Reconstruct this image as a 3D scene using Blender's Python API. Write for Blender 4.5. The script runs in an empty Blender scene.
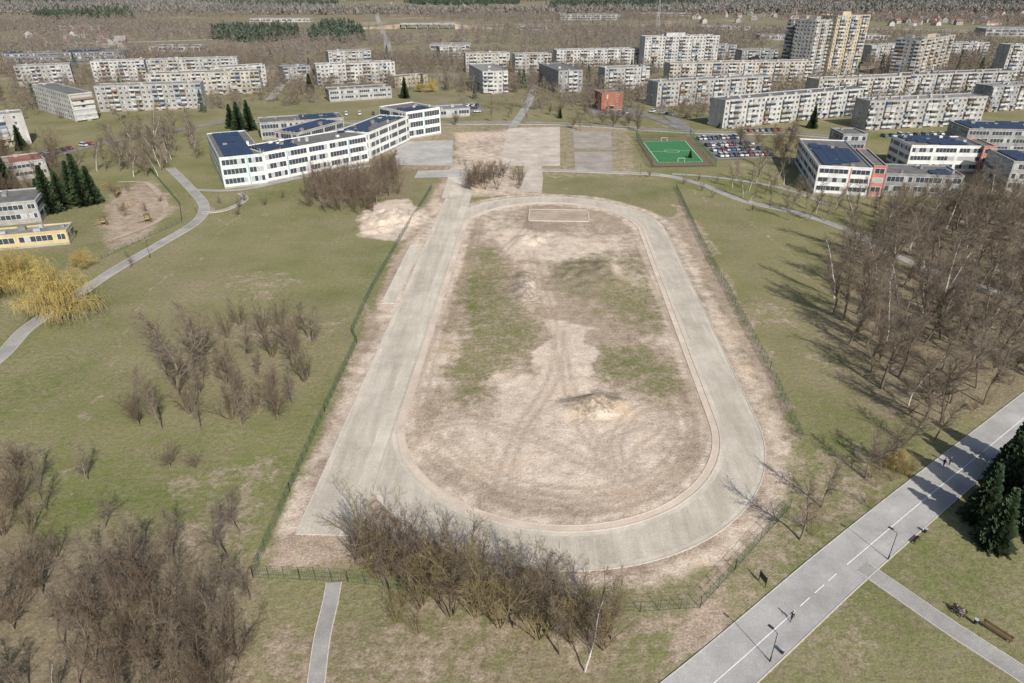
import bpy, bmesh, math, random
import numpy as np
from mathutils import Vector, Matrix
random.seed(7); rng=np.random.default_rng(7)
H=75.0; PITCH=math.radians(28.2); F=683.0
SP,CP=math.sin(PITCH),math.cos(PITCH)
def P(u,v):
    """image pixel -> metres on the ground (x right, y ahead of camera)"""
    vv=(v-341.5)/F; t=H/(SP+vv*CP)  # camera ray through the image pixel, cut with the ground plane
    return ((u-512)/F*t, t*(CP-vv*SP))
def PL(l): return [P(*q) for q in l]
SC=bpy.context.scene
COL=SC.collection
def link(o): COL.objects.link(o); return o

# ---------------------------------------------------------------- materials
def newmat(name):
    m=bpy.data.materials.new(name); m.use_nodes=True
    nt=m.node_tree; b=nt.nodes['Principled BSDF']; return m,nt,b
class NB:
    def __init__(s,nt): s.nt=nt
    def _in(s,node,i,v):
        if v is None: return
        if isinstance(v,bpy.types.NodeSocket): s.nt.links.new(v,node.inputs[i])
        else:
            if isinstance(v,(tuple,list)) and len(v)==3 and node.inputs[i].type=='RGBA': v=(*v,1)
            node.inputs[i].default_value=v
    def math(s,op,a,b=None,c=None,clamp=False):
        n=s.nt.nodes.new('ShaderNodeMath'); n.operation=op; n.use_clamp=clamp
        s._in(n,0,a); s._in(n,1,b); s._in(n,2,c); return n.outputs[0]
    def noise(s,vec,scale,detail=4,rough=.55,dist=0):
        n=s.nt.nodes.new('ShaderNodeTexNoise'); s._in(n,'Vector',vec)
        n.inputs['Scale'].default_value=scale; n.inputs['Detail'].default_value=detail
        n.inputs['Roughness'].default_value=rough; n.inputs['Distortion'].default_value=dist
        return n.outputs[0]
    def mix(s,f,a,b,mode='MIX'):
        n=s.nt.nodes.new('ShaderNodeMix'); n.data_type='RGBA'; n.blend_type=mode
        s._in(n,0,f); s._in(n,6,a); s._in(n,7,b); return n.outputs[2]
    def rng(s,v,a,b,c=0,d=1):
        n=s.nt.nodes.new('ShaderNodeMapRange'); s._in(n,0,v)
        n.inputs[1].default_value=a;n.inputs[2].default_value=b;n.inputs[3].default_value=c;n.inputs[4].default_value=d
        return n.outputs[0]
    def attr(s,name):
        n=s.nt.nodes.new('ShaderNodeAttribute'); n.attribute_name=name; return n.outputs['Fac']
    def pos(s): return s.nt.nodes.new('ShaderNodeNewGeometry').outputs['Position']
    def mapping(s,vec,scale=(1,1,1),rot=(0,0,0)):
        n=s.nt.nodes.new('ShaderNodeMapping'); s._in(n,0,vec); n.inputs['Scale'].default_value=scale; n.inputs['Rotation'].default_value=rot; return n.outputs[0]
    def bump(s,h,strength,dist=.1):
        n=s.nt.nodes.new('ShaderNodeBump'); s._in(n,'Height',h); n.inputs['Strength'].default_value=strength; n.inputs['Distance'].default_value=dist; return n.outputs[0]
    def gray(s,v):
        n=s.nt.nodes.new('ShaderNodeCombineColor'); s._in(n,0,v);s._in(n,1,v);s._in(n,2,v); return n.outputs[0]
MC={}
def simple(name,c,rough=.8,var=.25,scale=.6,metal=0,spec=.3):
    if name in MC: return MC[name]
    m,nt,b=newmat(name); nb=NB(nt)
    n=nb.noise(nb.pos(),scale*1.5,4,.7)
    col=nb.mix(1.0,c,nb.gray(nb.rng(n,.3,.7,1-var,1+var)),'MULTIPLY')
    nt.links.new(col,b.inputs['Base Color']); b.inputs['Roughness'].default_value=rough
    b.inputs['Metallic'].default_value=metal; b.inputs['Specular IOR Level'].default_value=spec
    MC[name]=m; return m
def wallmat(name,c,dirty=1.0):
    if name in MC: return MC[name]
    m,nt,b=newmat(name); nb=NB(nt); p=nb.pos()
    n=nb.noise(nb.mapping(p,(.5,.5,.08)),1.0,3,.65); n2=nb.noise(p,.12,3,.65)
    sep=nt.nodes.new('ShaderNodeSeparateXYZ'); nt.links.new(p,sep.inputs[0])
    z=nb.math('FRACT',nb.math('DIVIDE',sep.outputs[2],2.8))
    seam=nb.rng(z,0.0,.06,.72,1.0)
    f=nb.math('MULTIPLY',nb.rng(n,.3,.75,1.1,1-.34*dirty),nb.rng(n2,.3,.7,1-.25*dirty,1.1)); f=nb.math('MULTIPLY',f,seam)
    col=nb.mix(1.0,c,nb.gray(f),'MULTIPLY'); 
    nt.links.new(col,b.inputs['Base Color']); b.inputs['Roughness'].default_value=.85
    MC[name]=m; return m
def gravel(name,c1,c2,rough=.95,streak=(1,1,1),rot=0,s1=.12,grain=5,gv=.2):
    m,nt,b=newmat(name); nb=NB(nt); p=nb.pos()
    pm=nb.mapping(p,streak,(0,0,rot))
    a=nb.noise(pm,s1,4,.68); g=nb.noise(p,grain,2,.7); h=nb.noise(p,.11,6,.75)
    col=nb.mix(nb.rng(a,.35,.65),c1,c2)
    f=nb.math('MULTIPLY',nb.rng(g,.25,.75,1-gv,1+gv),nb.rng(h,.3,.7,.80,1.16))
    col=nb.mix(1.0,col,nb.gray(f),'MULTIPLY')
    nt.links.new(col,b.inputs['Base Color']); b.inputs['Roughness'].default_value=rough; b.inputs['Specular IOR Level'].default_value=.15
    nt.links.new(nb.bump(g,.3,.05),b.inputs['Normal']); return m
def barkmat(name,ca,cb):
    m,nt,b=newmat(name); nb=NB(nt)
    oi=nt.nodes.new('ShaderNodeObjectInfo').outputs['Random']
    col=nb.mix(oi,ca,cb)
    nt.links.new(col,b.inputs['Base Color']); b.inputs['Roughness'].default_value=.9; b.inputs['Specular IOR Level'].default_value=.1
    return m

# ---------------------------------------------------------------- mesh builder
class MB:
    def __init__(s): s.v=[];s.f=[];s.m=[];s.mats=[]
    def mi(s,mat):
        if mat not in s.mats: s.mats.append(mat)
        return s.mats.index(mat)
    def quad(s,a,b,c,d,mat):
        n=len(s.v); s.v+=[a,b,c,d]; s.f.append((n,n+1,n+2,n+3)); s.m.append(s.mi(mat))
    def tri(s,a,b,c,mat):
        n=len(s.v); s.v+=[a,b,c]; s.f.append((n,n+1,n+2)); s.m.append(s.mi(mat))
    def box(s,x0,x1,y0,y1,z0,z1,mat,T=None,top=None):
        n=len(s.v)
        pts=[(x0,y0,z0),(x1,y0,z0),(x1,y1,z0),(x0,y1,z0),(x0,y0,z1),(x1,y0,z1),(x1,y1,z1),(x0,y1,z1)]
        if T: pts=[T(*q) for q in pts]
        s.v+=pts
        s.f+=[(n,n+3,n+2,n+1),(n+4,n+5,n+6,n+7),(n,n+1,n+5,n+4),(n+1,n+2,n+6,n+5),(n+2,n+3,n+7,n+6),(n+3,n,n+4,n+7)]
        i=s.mi(mat); s.m+=[i]*6
        if top: s.m[-5]=s.mi(top)
    def tube(s,p,q,r0,r1,k,mat,cap=False):
        p=Vector(p);q=Vector(q); d=(q-p)
        if d.length<1e-5: return
        d.normalize(); a=d.orthogonal().normalized(); b=d.cross(a); n=len(s.v)
        for c,r in((p,r0),(q,r1)):
            for i in range(k):
                t=2*math.pi*i/k; s.v.append(tuple(c+a*(math.cos(t)*r)+b*(math.sin(t)*r)))
        i_=s.mi(mat)
        for i in range(k):
            j=(i+1)%k; s.f.append((n+i,n+j,n+k+j,n+k+i)); s.m.append(i_)
        if cap:
            s.f.append(tuple(range(n+k-1,n-1,-1))); s.f.append(tuple(range(n+k,n+2*k))); s.m+=[i_,i_]
    def mesh(s,name):
        me=bpy.data.meshes.new(name); me.from_pydata(s.v,[],s.f)
        for m in s.mats: me.materials.append(m)
        me.polygons.foreach_set('material_index',s.m); me.update(); return me
    def obj(s,name): return link(bpy.data.objects.new(name,s.mesh(name)))
def inst(name,me,loc,rz=0,sc=1.0):
    o=bpy.data.objects.new(name,me); o.location=loc; o.rotation_euler=(0,0,rz)
    o.scale=(sc,sc,sc) if not isinstance(sc,tuple) else sc
    return link(o)

# ---------------------------------------------------------------- geometry helpers
def sdpoly(X,Y,poly):
    d=np.full(X.shape,1e18); s=np.ones(X.shape); n=len(poly)
    for i in range(n):
        ax,ay=poly[i]; bx,by=poly[i-1]
        ex,ey=bx-ax,by-ay; wx,wy=X-ax,Y-ay
        t=np.clip((wx*ex+wy*ey)/(ex*ex+ey*ey+1e-9),0,1)
        d=np.minimum(d,(wx-ex*t)**2+(wy-ey*t)**2)
        c1=Y>=ay;c2=Y<by;c3=ex*wy>ey*wx
        flip=(c1&c2&c3)|(~c1&~c2&~c3); s=np.where(flip,-s,s)
    return s*np.sqrt(d)
def dline(X,Y,pts):
    d=np.full(X.shape,1e18)
    for i in range(len(pts)-1):
        ax,ay=pts[i]; bx,by=pts[i+1]; ex,ey=bx-ax,by-ay; wx,wy=X-ax,Y-ay
        t=np.clip((wx*ex+wy*ey)/(ex*ex+ey*ey+1e-9),0,1); d=np.minimum(d,(wx-ex*t)**2+(wy-ey*t)**2)
    return np.sqrt(d)
def inside(x,y,poly):
    c=False;n=len(poly)
    for i in range(n):
        ax,ay=poly[i];bx,by=poly[i-1]
        if (ay>y)!=(by>y) and x<(bx-ax)*(y-ay)/(by-ay)+ax: c=not c
    return c
def catmull(p,k=8):
    p=[p[0]]+list(p)+[p[-1]]; out=[]
    for i in range(1,len(p)-2):
        for j in range(k):
            t=j/k; q=[]
            for a in range(2):
                p0,p1,p2,p3=p[i-1][a],p[i][a],p[i+1][a],p[i+2][a]
                q.append(.5*((2*p1)+(-p0+p2)*t+(2*p0-5*p1+4*p2-p3)*t*t+(-p0+3*p1-3*p2+p3)*t**3))
            out.append(tuple(q))
    out.append(tuple(p[-2])); return out
def offset(pts,o):
    r=[]
    for i in range(len(pts)):
        a=pts[max(i-1,0)];b=pts[min(i+1,len(pts)-1)]
        dx,dy=b[0]-a[0],b[1]-a[1];l=math.hypot(dx,dy) or 1
        r.append((pts[i][0]-dy/l*o,pts[i][1]+dx/l*o))
    return r
Z=[0.02]
def nextz(): Z[0]+=.005; return Z[0]
def strip(mb,L,R,z,mat):
    for i in range(len(L)-1):
        mb.quad((*R[i],z),(*R[i+1],z),(*L[i+1],z),(*L[i],z),mat)
def kerbline(mb,pts,w,z,mat):
    A=offset(pts,w/2);B=offset(pts,-w/2)
    strip(mb,A,B,z,mat)
    for i in range(len(pts)-1):
        mb.quad((*A[i],0),(*A[i],z),(*A[i+1],z),(*A[i+1],0),mat)
        mb.quad((*B[i],z),(*B[i],0),(*B[i+1],0),(*B[i+1],z),mat)
def ribbon(name,px,w,mat,kerb=None,world=False,smooth=True):
    pts=px if world else PL(px)
    if smooth: pts=catmull(pts)
    z=nextz(); mb=MB(); strip(mb,offset(pts,w/2),offset(pts,-w/2),z,mat)
    if kerb:
        kerbline(mb,offset(pts,w/2+.08),.14,z+.05,kerb); kerbline(mb,offset(pts,-w/2-.08),.14,z+.05,kerb)
    return mb.obj(name),pts
def flat(name,px,mat,world=False,kerb=None):
    pts=px if world else PL(px)
    z=nextz(); bm=bmesh.new(); f=bm.faces.new([bm.verts.new((x,y,z)) for x,y in pts])
    bm.normal_update()
    if f.normal.z<0: f.normal_flip()
    bmesh.ops.triangulate(bm,faces=bm.faces[:])
    me=bpy.data.meshes.new(name); bm.to_mesh(me); bm.free(); me.materials.append(mat)
    return link(bpy.data.objects.new(name,me))

# ---------------------------------------------------------------- track frame
TA=.043; CX,CY=11.0,164.0
def T(lx,ly): 
    c,s=math.cos(TA),math.sin(TA); return (CX+lx*c+ly*s, CY-lx*s+ly*c)
HS=55.5
def Tinv(X,Y):
    c,s=math.cos(TA),math.sin(TA); dx,dy=X-CX,Y-CY; return dx*c-dy*s, dx*s+dy*c
# ---------------------------------------------------------------- ground
def axis(lo,hi,step,far,k=1.12):
    a=list(np.arange(lo,hi+.01,step)); s=step
    x=a[-1]
    while x<far[1]: s*=k; x+=s; a.append(x)
    x=a[0]; s=step; b=[]
    while x>far[0]: s*=k; x-=s; b.append(x)
    return np.array(b[::-1]+a)
xs=axis(-130,130,.8,(-9000,9000),1.05); ys=axis(50,280,.8,(-600,14000),1.025)
X,Y=np.meshgrid(xs,ys)
def vnoise(X,Y,s,seed):
    r=np.random.default_rng(seed); g=r.random((256,256)); x=X/s;y=Y/s
    xi=np.floor(x).astype(int);yi=np.floor(y).astype(int);fx=x-xi;fy=y-yi
    fx=fx*fx*(3-2*fx);fy=fy*fy*(3-2*fy); a=lambda i,j:g[(yi+j)%256,(xi+i)%256]
    return (a(0,0)*(1-fx)+a(1,0)*fx)*(1-fy)+(a(0,1)*(1-fx)+a(1,1)*fx)*fy
def fbm(X,Y,s,seed): return sum(vnoise(X,Y,s/2**i,seed+i)*.5**i for i in range(4))/1.875
def m_(sd,w): return np.clip(.5-sd/(2*w),0,1)
WX=X+(fbm(X,Y,9,201)-.5)*9; WY=Y+(fbm(X,Y,9,301)-.5)*9
def pm(px,w=4,warp=True): return m_(sdpoly(WX if warp else X,WY if warp else Y,PL(px)),w)
lx,ly=Tinv(X,Y)
sdst=np.hypot(lx,np.maximum(np.abs(ly)-HS,0))
dirt=m_(sdst-41.5+(fbm(X,Y,12,77)-.5)*5,3)
dirt=np.maximum(dirt,pm([(264,572),(301,480),(359,345),(392,262),(432,195),(448,168),(470,168),(470,300),(390,560)],2.2,False))
dirt=np.maximum(dirt,pm([(455,132),(515,128),(510,160),(545,195),(440,195),(445,168),(400,168),(450,165)],4))
dirt=np.maximum(dirt,pm([(352,236),(372,205),(412,198),(428,215),(405,242),(370,240)],2))
dirt=np.maximum(dirt,pm([(660,215),(690,215),(735,300),(790,400),(805,450),(780,450),(745,385)],3)*.72)
dirt=np.maximum(dirt,pm([(675,640),(720,600),(745,612),(715,640),(672,668)],1.5))
dirt=np.maximum(dirt,pm([(700,560),(760,470),(800,450),(800,480),(740,600),(690,610)],3)*.62)
dirt=np.maximum(dirt,pm([(95,240),(105,195),(150,180),(178,205),(150,235),(110,255)],3)*.7)
dirt=np.maximum(dirt,pm([(400,130),(470,120),(640,124),(640,175),(560,180),(395,170)],6)*.5)
dirt=np.maximum(dirt,np.clip((fbm(X,Y,22,611)-.62)*3.2,0,.42)*(Y<420))
def trail(px,w,a):
    global dirt
    dirt=np.maximum(dirt,np.clip(1.4-dline(WX,WY,catmull(PL(px)))/w,0,1)*a)
trail([(680,205),(712,275),(752,352),(800,430)],1.6,.75)
trail([(690,215),(726,285),(768,360),(812,440)],.8,.6)
trail([(245,205),(190,262),(150,300),(90,420)],.7,.42)
trail([(340,585),(420,660),(470,760)],.6,.45); trail([(560,640),(660,625),(735,600)],1,.6)
trail([(260,560),(300,500),(340,400),(372,300)],1,.55); trail([(930,300),(880,400),(850,470),(760,560)],.7,.45)
trail([(205,215),(280,240),(350,240)],.8,.4); trail([(690,190),(760,230),(830,300)],.7,.45)
infield=m_(sdst-29.5,1)
G=np.zeros_like(X)
for pl,w,a in [([(462,245),(512,252),(515,290),(552,312),(548,350),(505,385),(480,415),(455,405),(436,370),(450,320)],6,1.0),
          ([(585,345),(640,335),(690,365),(705,400),(660,420),(610,390),(570,392)],7,.92),
          ([(590,250),(650,255),(678,322),(650,340),(600,315),(545,290),(540,258)],8,.92),
          ([(480,212),(520,214),(515,236),(475,240)],5,.62),([(410,385),(440,380),(450,410),(420,420)],5,.6),
          ([(560,395),(620,392),(640,410),(590,425)],4,.75),([(420,360),(445,300),(455,330),(435,400)],5,.7)]:
    G=np.maximum(G,pm(pl,w)*a)
dirt=np.clip(dirt-G*infield*.66,0,1)
sand=np.zeros_like(X)
for pl,w,a in [([(553,318),(603,325),(588,345),(597,368),(565,402),(520,398),(540,355),(556,338)],1.2,1.35),
          ([(508,240),(525,232),(545,238),(540,250),(515,250)],1.5,1.4),
          ([(425,420),(560,380),(700,420),(700,490),(620,520),(470,500),(410,460)],8,.80),
          ([(505,372),(600,372),(590,420),(490,430)],4,1.05),
          ([(525,262),(545,262),(548,305),(512,305)],3,.75),([(500,225),(560,232),(640,245),(560,262),(500,255)],3,.78),
          ([(470,208),(520,205),(520,235),(470,250)],5,.6),([(570,225),(640,235),(640,262),(560,255)],5,.58),
          ([(425,345),(450,335),(440,380),(405,400)],4,.9),([(610,255),(630,262),(640,290),(615,280)],3,.8),([(640,330),(680,330),(690,350),(650,345)],3,.8),
          ([(352,236),(372,205),(412,198),(428,215),(405,242),(370,240)],3,.85),
          ([(455,132),(515,128),(510,160),(545,195),(440,195),(450,165)],5,.6)]:
    sand=np.maximum(sand,pm(pl,w)*a)
ring=np.exp(-((sdst-40.5)/2.4)**2)*.6; sand=np.maximum(sand,ring); sand=np.maximum(sand,np.exp(-((sdst-28)/1.8)**2)*.66)
sand=np.maximum(sand,np.clip(1.4-dline(WX,WY,[T(-42.5,-85),T(-42.5,90)])/2.2,0,1)*.6)
dark=np.zeros_like(X)
for pl,w,a in [([(558,402),(590,394),(622,400),(618,418),(580,420)],2,.62),([(565,262),(612,262),(622,285),(590,300),(562,290)],5,.5),
               ([(512,272),(540,270),(540,305),(515,308)],2.5,.5),([(500,205),(545,222),(600,222),(600,232),(500,228)],4,.35)]:
    dark=np.maximum(dark,pm(pl,w)*a)
# tyre ruts of the site vehicles
ruts=np.zeros_like(X)
def rut(pts,gauge=2.0,w=.6,a=1.0):
    global ruts
    c_=catmull(PL(pts))
    for o_ in(-gauge/2,gauge/2): ruts=np.maximum(ruts,np.clip(1.3-dline(X,Y,offset(c_,o_))/w,0,1)*a)
for pts in [[(430,455),(480,490),(560,508),(640,498),(690,462),(700,420),(680,380)],[(445,440),(500,478),(580,492),(650,478),(682,440),(676,400)],[(420,430),(470,420),(540,440),(600,470),(650,500)],
            [(560,330),(552,380),(520,430),(500,490)],[(640,450),(665,430),(660,405),(630,415),(615,450),(640,480),(680,470)],[(530,250),(545,300),(560,350),(580,420),(620,480)],
            [(600,440),(640,425),(680,440),(690,470)],[(480,220),(470,260),(450,310),(425,380),(425,440)],[(640,250),(665,300),(690,360),(704,430)],[(530,195),(528,225),(500,255),(480,300)]]: rut(pts)
dry=.27+.42*fbm(X,Y,45,401)
for pl,w,a in [([(830,240),(1100,170),(1300,420),(1000,430),(900,430),(840,400),(800,330)],14,1.0),
               ([(60,520),(240,500),(300,600),(260,760),(-200,760),(-300,600),(-100,430),(40,440)],10,.95),
               ([(240,590),(640,600),(660,690),(640,760),(240,760)],6,.75),
               ([(130,310),(320,300),(310,430),(150,440)],10,.66),([(100,430),(250,430),(280,500),(90,520)],10,.55),
               ([(720,560),(860,440),(900,470),(760,600)],5,.75),([(310,150),(420,140),(420,200),(300,210)],6,.9),
               ([(670,190),(760,200),(850,400),(800,430)],8,.55),([(180,180),(440,180),(380,290),(160,260)],14,.48)]:
    dry=np.maximum(dry,pm(pl,w)*a)
dry=np.maximum(dry,infield*.55)
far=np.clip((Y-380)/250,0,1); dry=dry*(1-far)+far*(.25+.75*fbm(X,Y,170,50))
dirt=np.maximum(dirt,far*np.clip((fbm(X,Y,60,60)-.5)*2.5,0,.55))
Zg=np.zeros_like(X)
def mound(u,v,rx,ry,h,rot=0,seed=0):
    global Zg
    x,y=P(u,v); c,s=math.cos(rot),math.sin(rot); dx,dy=X-x,Y-y
    a=(dx*c+dy*s)/rx; b=(-dx*s+dy*c)/ry; q=np.clip(1-a*a-b*b,0,1)
    Zg=Zg+q**.8*h*(.15+1.1*vnoise(X,Y,2.2,80+seed)+.4*vnoise(X,Y,1.1,180+seed))
mound(528,240,5.5,5,1.3); mound(525,287,3.5,12,1.1,0,1); mound(592,276,11,12,1.2,0,2); mound(590,408,8,4,1.1,0,3)
mound(600,403,5,3.5,.9,0,4); mound(608,270,4,8,1.0,0,7); mound(565,360,4,12,.4,.2,8)
rough=.17*(fbm(X,Y,4,9)-.5)*2; Zg=(Zg+rough-ruts*.07)*np.clip(27-sdst,0,1)
Zi=Zg; Zg=np.zeros_like(X)
mound(392,218,12,11,1.9,0,5); mound(375,228,7,6,1.2,0,6)
Zg=Zg*(np.abs(lx+35)>7)+Zi
nx,ny=len(xs),len(ys); co=np.stack([X,Y,Zg],-1).reshape(-1,3).astype(np.float32)
idx=np.arange(nx*ny).reshape(ny,nx); q=np.stack([idx[:-1,:-1],idx[:-1,1:],idx[1:,1:],idx[1:,:-1]],-1).reshape(-1,4)
me=bpy.data.meshes.new('ground'); me.vertices.add(len(co)); me.vertices.foreach_set('co',co.ravel())
me.loops.add(q.size); me.loops.foreach_set('vertex_index',q.ravel().astype(np.int32))
me.polygons.add(len(q)); me.polygons.foreach_set('loop_start',np.arange(0,q.size,4,dtype=np.int32))
me.update(calc_edges=True)
me.polygons.foreach_set('use_smooth',np.ones(len(q),dtype=bool))
for nm,a in (('dirt',dirt),('sand',sand),('dark',dark),('dry',dry),('far_haze',far),('ruts',ruts)):
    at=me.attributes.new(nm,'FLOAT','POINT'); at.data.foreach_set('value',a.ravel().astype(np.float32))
gm,nt,b=newmat('ground_surface'); nb=NB(nt); p=nb.pos()
n1=nb.noise(p,.05,5,.64); n2=nb.noise(p,.35,6,.72); n3=nb.noise(p,3.0,3,.75)
nl=nb.noise(p,.018,4,.6); n5=nb.noise(p,1.0,4,.72)
def th(at,nz,amp,s): return nb.rng(nb.math('MULTIPLY_ADD',nb.math('SUBTRACT',nz,.5),amp,at),.5-s,.5+s)
nn=nb.math('MULTIPLY_ADD',n1,.4,nb.math('MULTIPLY',n2,.6))
green=nb.mix(nb.rng(n5,.32,.68),(.115,.142,.042),(.18,.20,.068)); green=nb.mix(nb.rng(nl,.38,.62),green,(.23,.226,.10))
drycol=nb.mix(nb.rng(n5,.32,.68),(.16,.13,.082),(.285,.24,.16))
c=nb.mix(th(nb.attr('dry'),nn,2.6,.35),green,drycol)
c=nb.mix(nb.math('MULTIPLY',nb.attr('far_haze'),.45),c,(.205,.18,.14))  # aerial haze painted into the distant ground colour, along with its tan land tone
soil=nb.mix(nb.rng(n2,.32,.68),(.25,.185,.135),(.42,.335,.255))
soil=nb.mix(nb.rng(n3,.45,.75,0,.5),soil,(.48,.41,.33))
c=nb.mix(th(nb.attr('dirt'),nb.math('MULTIPLY_ADD',n2,.6,nb.math('MULTIPLY',n5,.4)),2.0,.2),c,soil)
sandc=nb.mix(nb.rng(n2,.35,.68),(.47,.375,.29),(.65,.56,.465)); sandc=nb.mix(nb.rng(n1,.53,.66,0,.6),sandc,(.50,.37,.245))
sf=nb.math('MULTIPLY',th(nb.attr('sand'),nn,1.9,.28),nb.rng(nb.attr('dirt'),.2,.5))
c=nb.mix(sf,c,sandc)
c=nb.mix(th(nb.attr('dark'),n5,2.0,.3),c,(.20,.165,.125))
c=nb.mix(nb.math('MULTIPLY',nb.attr('ruts'),nb.rng(n2,.36,.56,.0,.6)),c,(.27,.20,.145))
g=nb.math('MULTIPLY',nb.rng(n3,.28,.72,.7,1.3),nb.rng(n1,.3,.7,.84,1.14))
c=nb.mix(1.0,c,nb.gray(g),'MULTIPLY')
nt.links.new(c,b.inputs['Base Color']); b.inputs['Roughness'].default_value=1; b.inputs['Specular IOR Level'].default_value=.05
nt.links.new(nb.bump(n5,.6,.35),b.inputs['Normal'])
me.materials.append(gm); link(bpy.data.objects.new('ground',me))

# ---------------------------------------------------------------- surfaces
m_track=gravel('track_gravel',(.41,.365,.295),(.51,.46,.385),streak=(1,.10,1),rot=-TA,s1=.5,grain=4)
m_tr2=gravel('track_gravel_light',(.46,.41,.335),(.56,.505,.42),streak=(1,.15,1),rot=-TA,s1=.4)
m_pink=gravel('sandy_margin',(.52,.42,.33),(.60,.50,.40))
m_kerb=simple('concrete_kerb',(.50,.46,.41),.9,.2,2)
m_asph=gravel('worn_asphalt',(.32,.31,.295),(.42,.405,.385),s1=.1,grain=7)
m_asph2=gravel('path_asphalt',(.27,.255,.24),(.36,.345,.32),s1=.15,grain=6)
m_conc=gravel('plaza_concrete',(.42,.36,.30),(.55,.48,.41),s1=.1)
m_greyc=gravel('grey_paving',(.34,.325,.30),(.44,.42,.39),s1=.1)
m_dasph=gravel('dark_asphalt',(.17,.165,.155),(.24,.23,.215),s1=.1)
m_white=simple('road_paint_white',(.72,.72,.70),.6,.25,3)
m_court=gravel('court_asphalt',(.27,.24,.20),(.36,.325,.28),s1=.12)
def stad(r,n=40):
    o=[]
    for i in range(n+1):
        t=math.pi*i/n; o.append(T(r*math.cos(t),HS+r*math.sin(t)))
    for i in range(n+1):
        t=math.pi+math.pi*i/n; o.append(T(r*math.cos(t),-HS+r*math.sin(t)))
    o.append(o[0]); return o
mb=MB(); z=nextz(); strip(mb,stad(30.6),stad(38),z,m_track); z=nextz(); strip(mb,stad(29.0),stad(30.3),z,m_pink); z=nextz(); strip(mb,stad(30.3),stad(31.3),z,m_tr2)
strip(mb,stad(37.2),stad(38.0),nextz(),m_tr2)
kerbline(mb,stad(30.35),.2,.12,m_kerb)
S_=stad(38.1,60); run=[]
for q in S_+[S_[1]]:
    a_,b_=Tinv(q[0],q[1])
    if a_>-30.2: run.append(q)
    else:
        if len(run)>2: kerbline(mb,run,.2,.11,m_kerb)
        run=[]
if len(run)>2: kerbline(mb,run,.2,.11,m_kerb)
kerbline(mb,stad(28.95),.15,.09,m_kerb)
mb.obj('running_track')
mb=MB(); z=nextz()
A=[T(-40.2,-88+i*4) for i in range(49)]; B=[T(-30.6,-88+i*4) for i in range(49)]
strip(mb,A,B,z,m_track)
z=nextz(); strip(mb,[T(-33.5,-88+i*4) for i in range(49)],[T(-31.0,-88+i*4) for i in range(49)],z,m_tr2)
strip(mb,[T(-40.2,-88+i*4) for i in range(49)],[T(-39.2,-88+i*4) for i in range(49)],z,m_tr2)
kerbline(mb,A,.2,.12,m_kerb); kerbline(mb,[T(-30.5,-88),T(-30.5,-62)],.2,.12,m_kerb); kerbline(mb,[T(-40.3,-88),T(-30.4,-88)],.2,.12,m_kerb)
mb.obj('sprint_straight')
def rect(name,x0,x1,y0,y1,mat,kb=True):
    mb=MB(); z=nextz(); mb.quad((*T(x0,y0),z),(*T(x1,y0),z),(*T(x1,y1),z),(*T(x0,y1),z),mat)
    if kb:
        for a,b_ in (((x0,y0),(x1,y0)),((x1,y0),(x1,y1)),((x1,y1),(x0,y1)),((x0,y1),(x0,y0))): kerbline(mb,[T(*a),T(*b_)],.35,z+.12,m_kerb)
    return mb.obj(name)
rect('long_jump_runway',-44.6,-41.2,-5,38,m_tr2)
m_pit=gravel('pit_soil',(.33,.26,.19),(.44,.36,.28))
Zp=Z[0]; Z[0]=.14
rect('sand_pit',-8,13,64,77,m_pit)
Z[0]=Zp+.005
flat('school_plaza',[(508,128),(560,127),(560,166),(499,166)],m_conc)
flat('paved_yard',[(388,142),(453,140),(452,166),(398,165)],m_greyc)
ribbon('access_road',[(532,166),(533,178),(531,192)],8,m_conc,m_kerb)
ribbon('access_path',[(459,168),(456,180),(451,198)],7,m_tr2,m_kerb)
flat('paved_strip',[(418,171),(468,169),(469,177),(414,178)],m_greyc)
flat('ball_court',[(573,131),(611,132),(612,149),(574,149)],m_court)
flat('ball_court',[(574,152),(612,152),(613,171),(575,170)],m_court)
main=[(470,890),(600,775),(710,683),(768,632),(826,580),(874,539),(922,499),(970,460),(1024,416),(1120,338)]
o,mp_=ribbon('promenade',main,6.8,m_asph,m_kerb)
cen=offset(catmull(PL(main)),-.35)
mb=MB(); z=nextz()+.003
def dashes(pts,on,off,w,mb,z,skip=0):
    acc=[]
    for i in range(len(pts)-1):
        a=Vector(pts[i]);b_=Vector(pts[i+1]);n=max(1,int((b_-a).length/.5))
        for j in range(n): acc.append(tuple(a.lerp(b_,j/n)))
    seg=max(2,int(on/.5)); gap=int(off/.5); i=0
    while i+seg<len(acc):
        q=acc[i:i+seg+1]; strip(mb,offset(q,w/2),offset(q,-w/2),z,m_white); i+=seg+gap
dashes([p_ for p_ in cen if 36<p_[0]<49],2,1,.13,mb,z)
q=[p_ for p_ in cen if p_[0]>=48]; strip(mb,offset(q,.065),offset(q,-.065),z,m_white)
q=[p_ for p_ in cen if p_[0]<=37]; strip(mb,offset(q,.065),offset(q,-.065),z,m_white)
mb.obj('lane_marking')
ribbon('side_path',[(862,567),(905,597),(950,628),(1024,676),(1100,730)],2.6,m_asph2,m_kerb)
ribbon('park_path',[(540,170),(600,172),(660,175),(700,184),(740,200),(800,214),(850,232),(905,260),(1024,302),(1150,350)],3.2,m_asph2,m_kerb)
ribbon('park_path',[(672,174),(720,178),(780,188),(830,205)],2.6,m_asph2)
ribbon('park_path',[(-60,405),(0,357),(28,328),(70,300),(115,270),(160,244),(196,222),(204,206),(190,188),(170,168)],3.4,m_asph2,m_kerb)
ribbon('park_path',[(202,213),(225,210),(245,200),(240,193)],1.8,m_asph2,m_kerb)
ribbon('park_path',[(190,190),(240,190),(300,178),(370,166),(400,164)],3,m_asph2)
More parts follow.
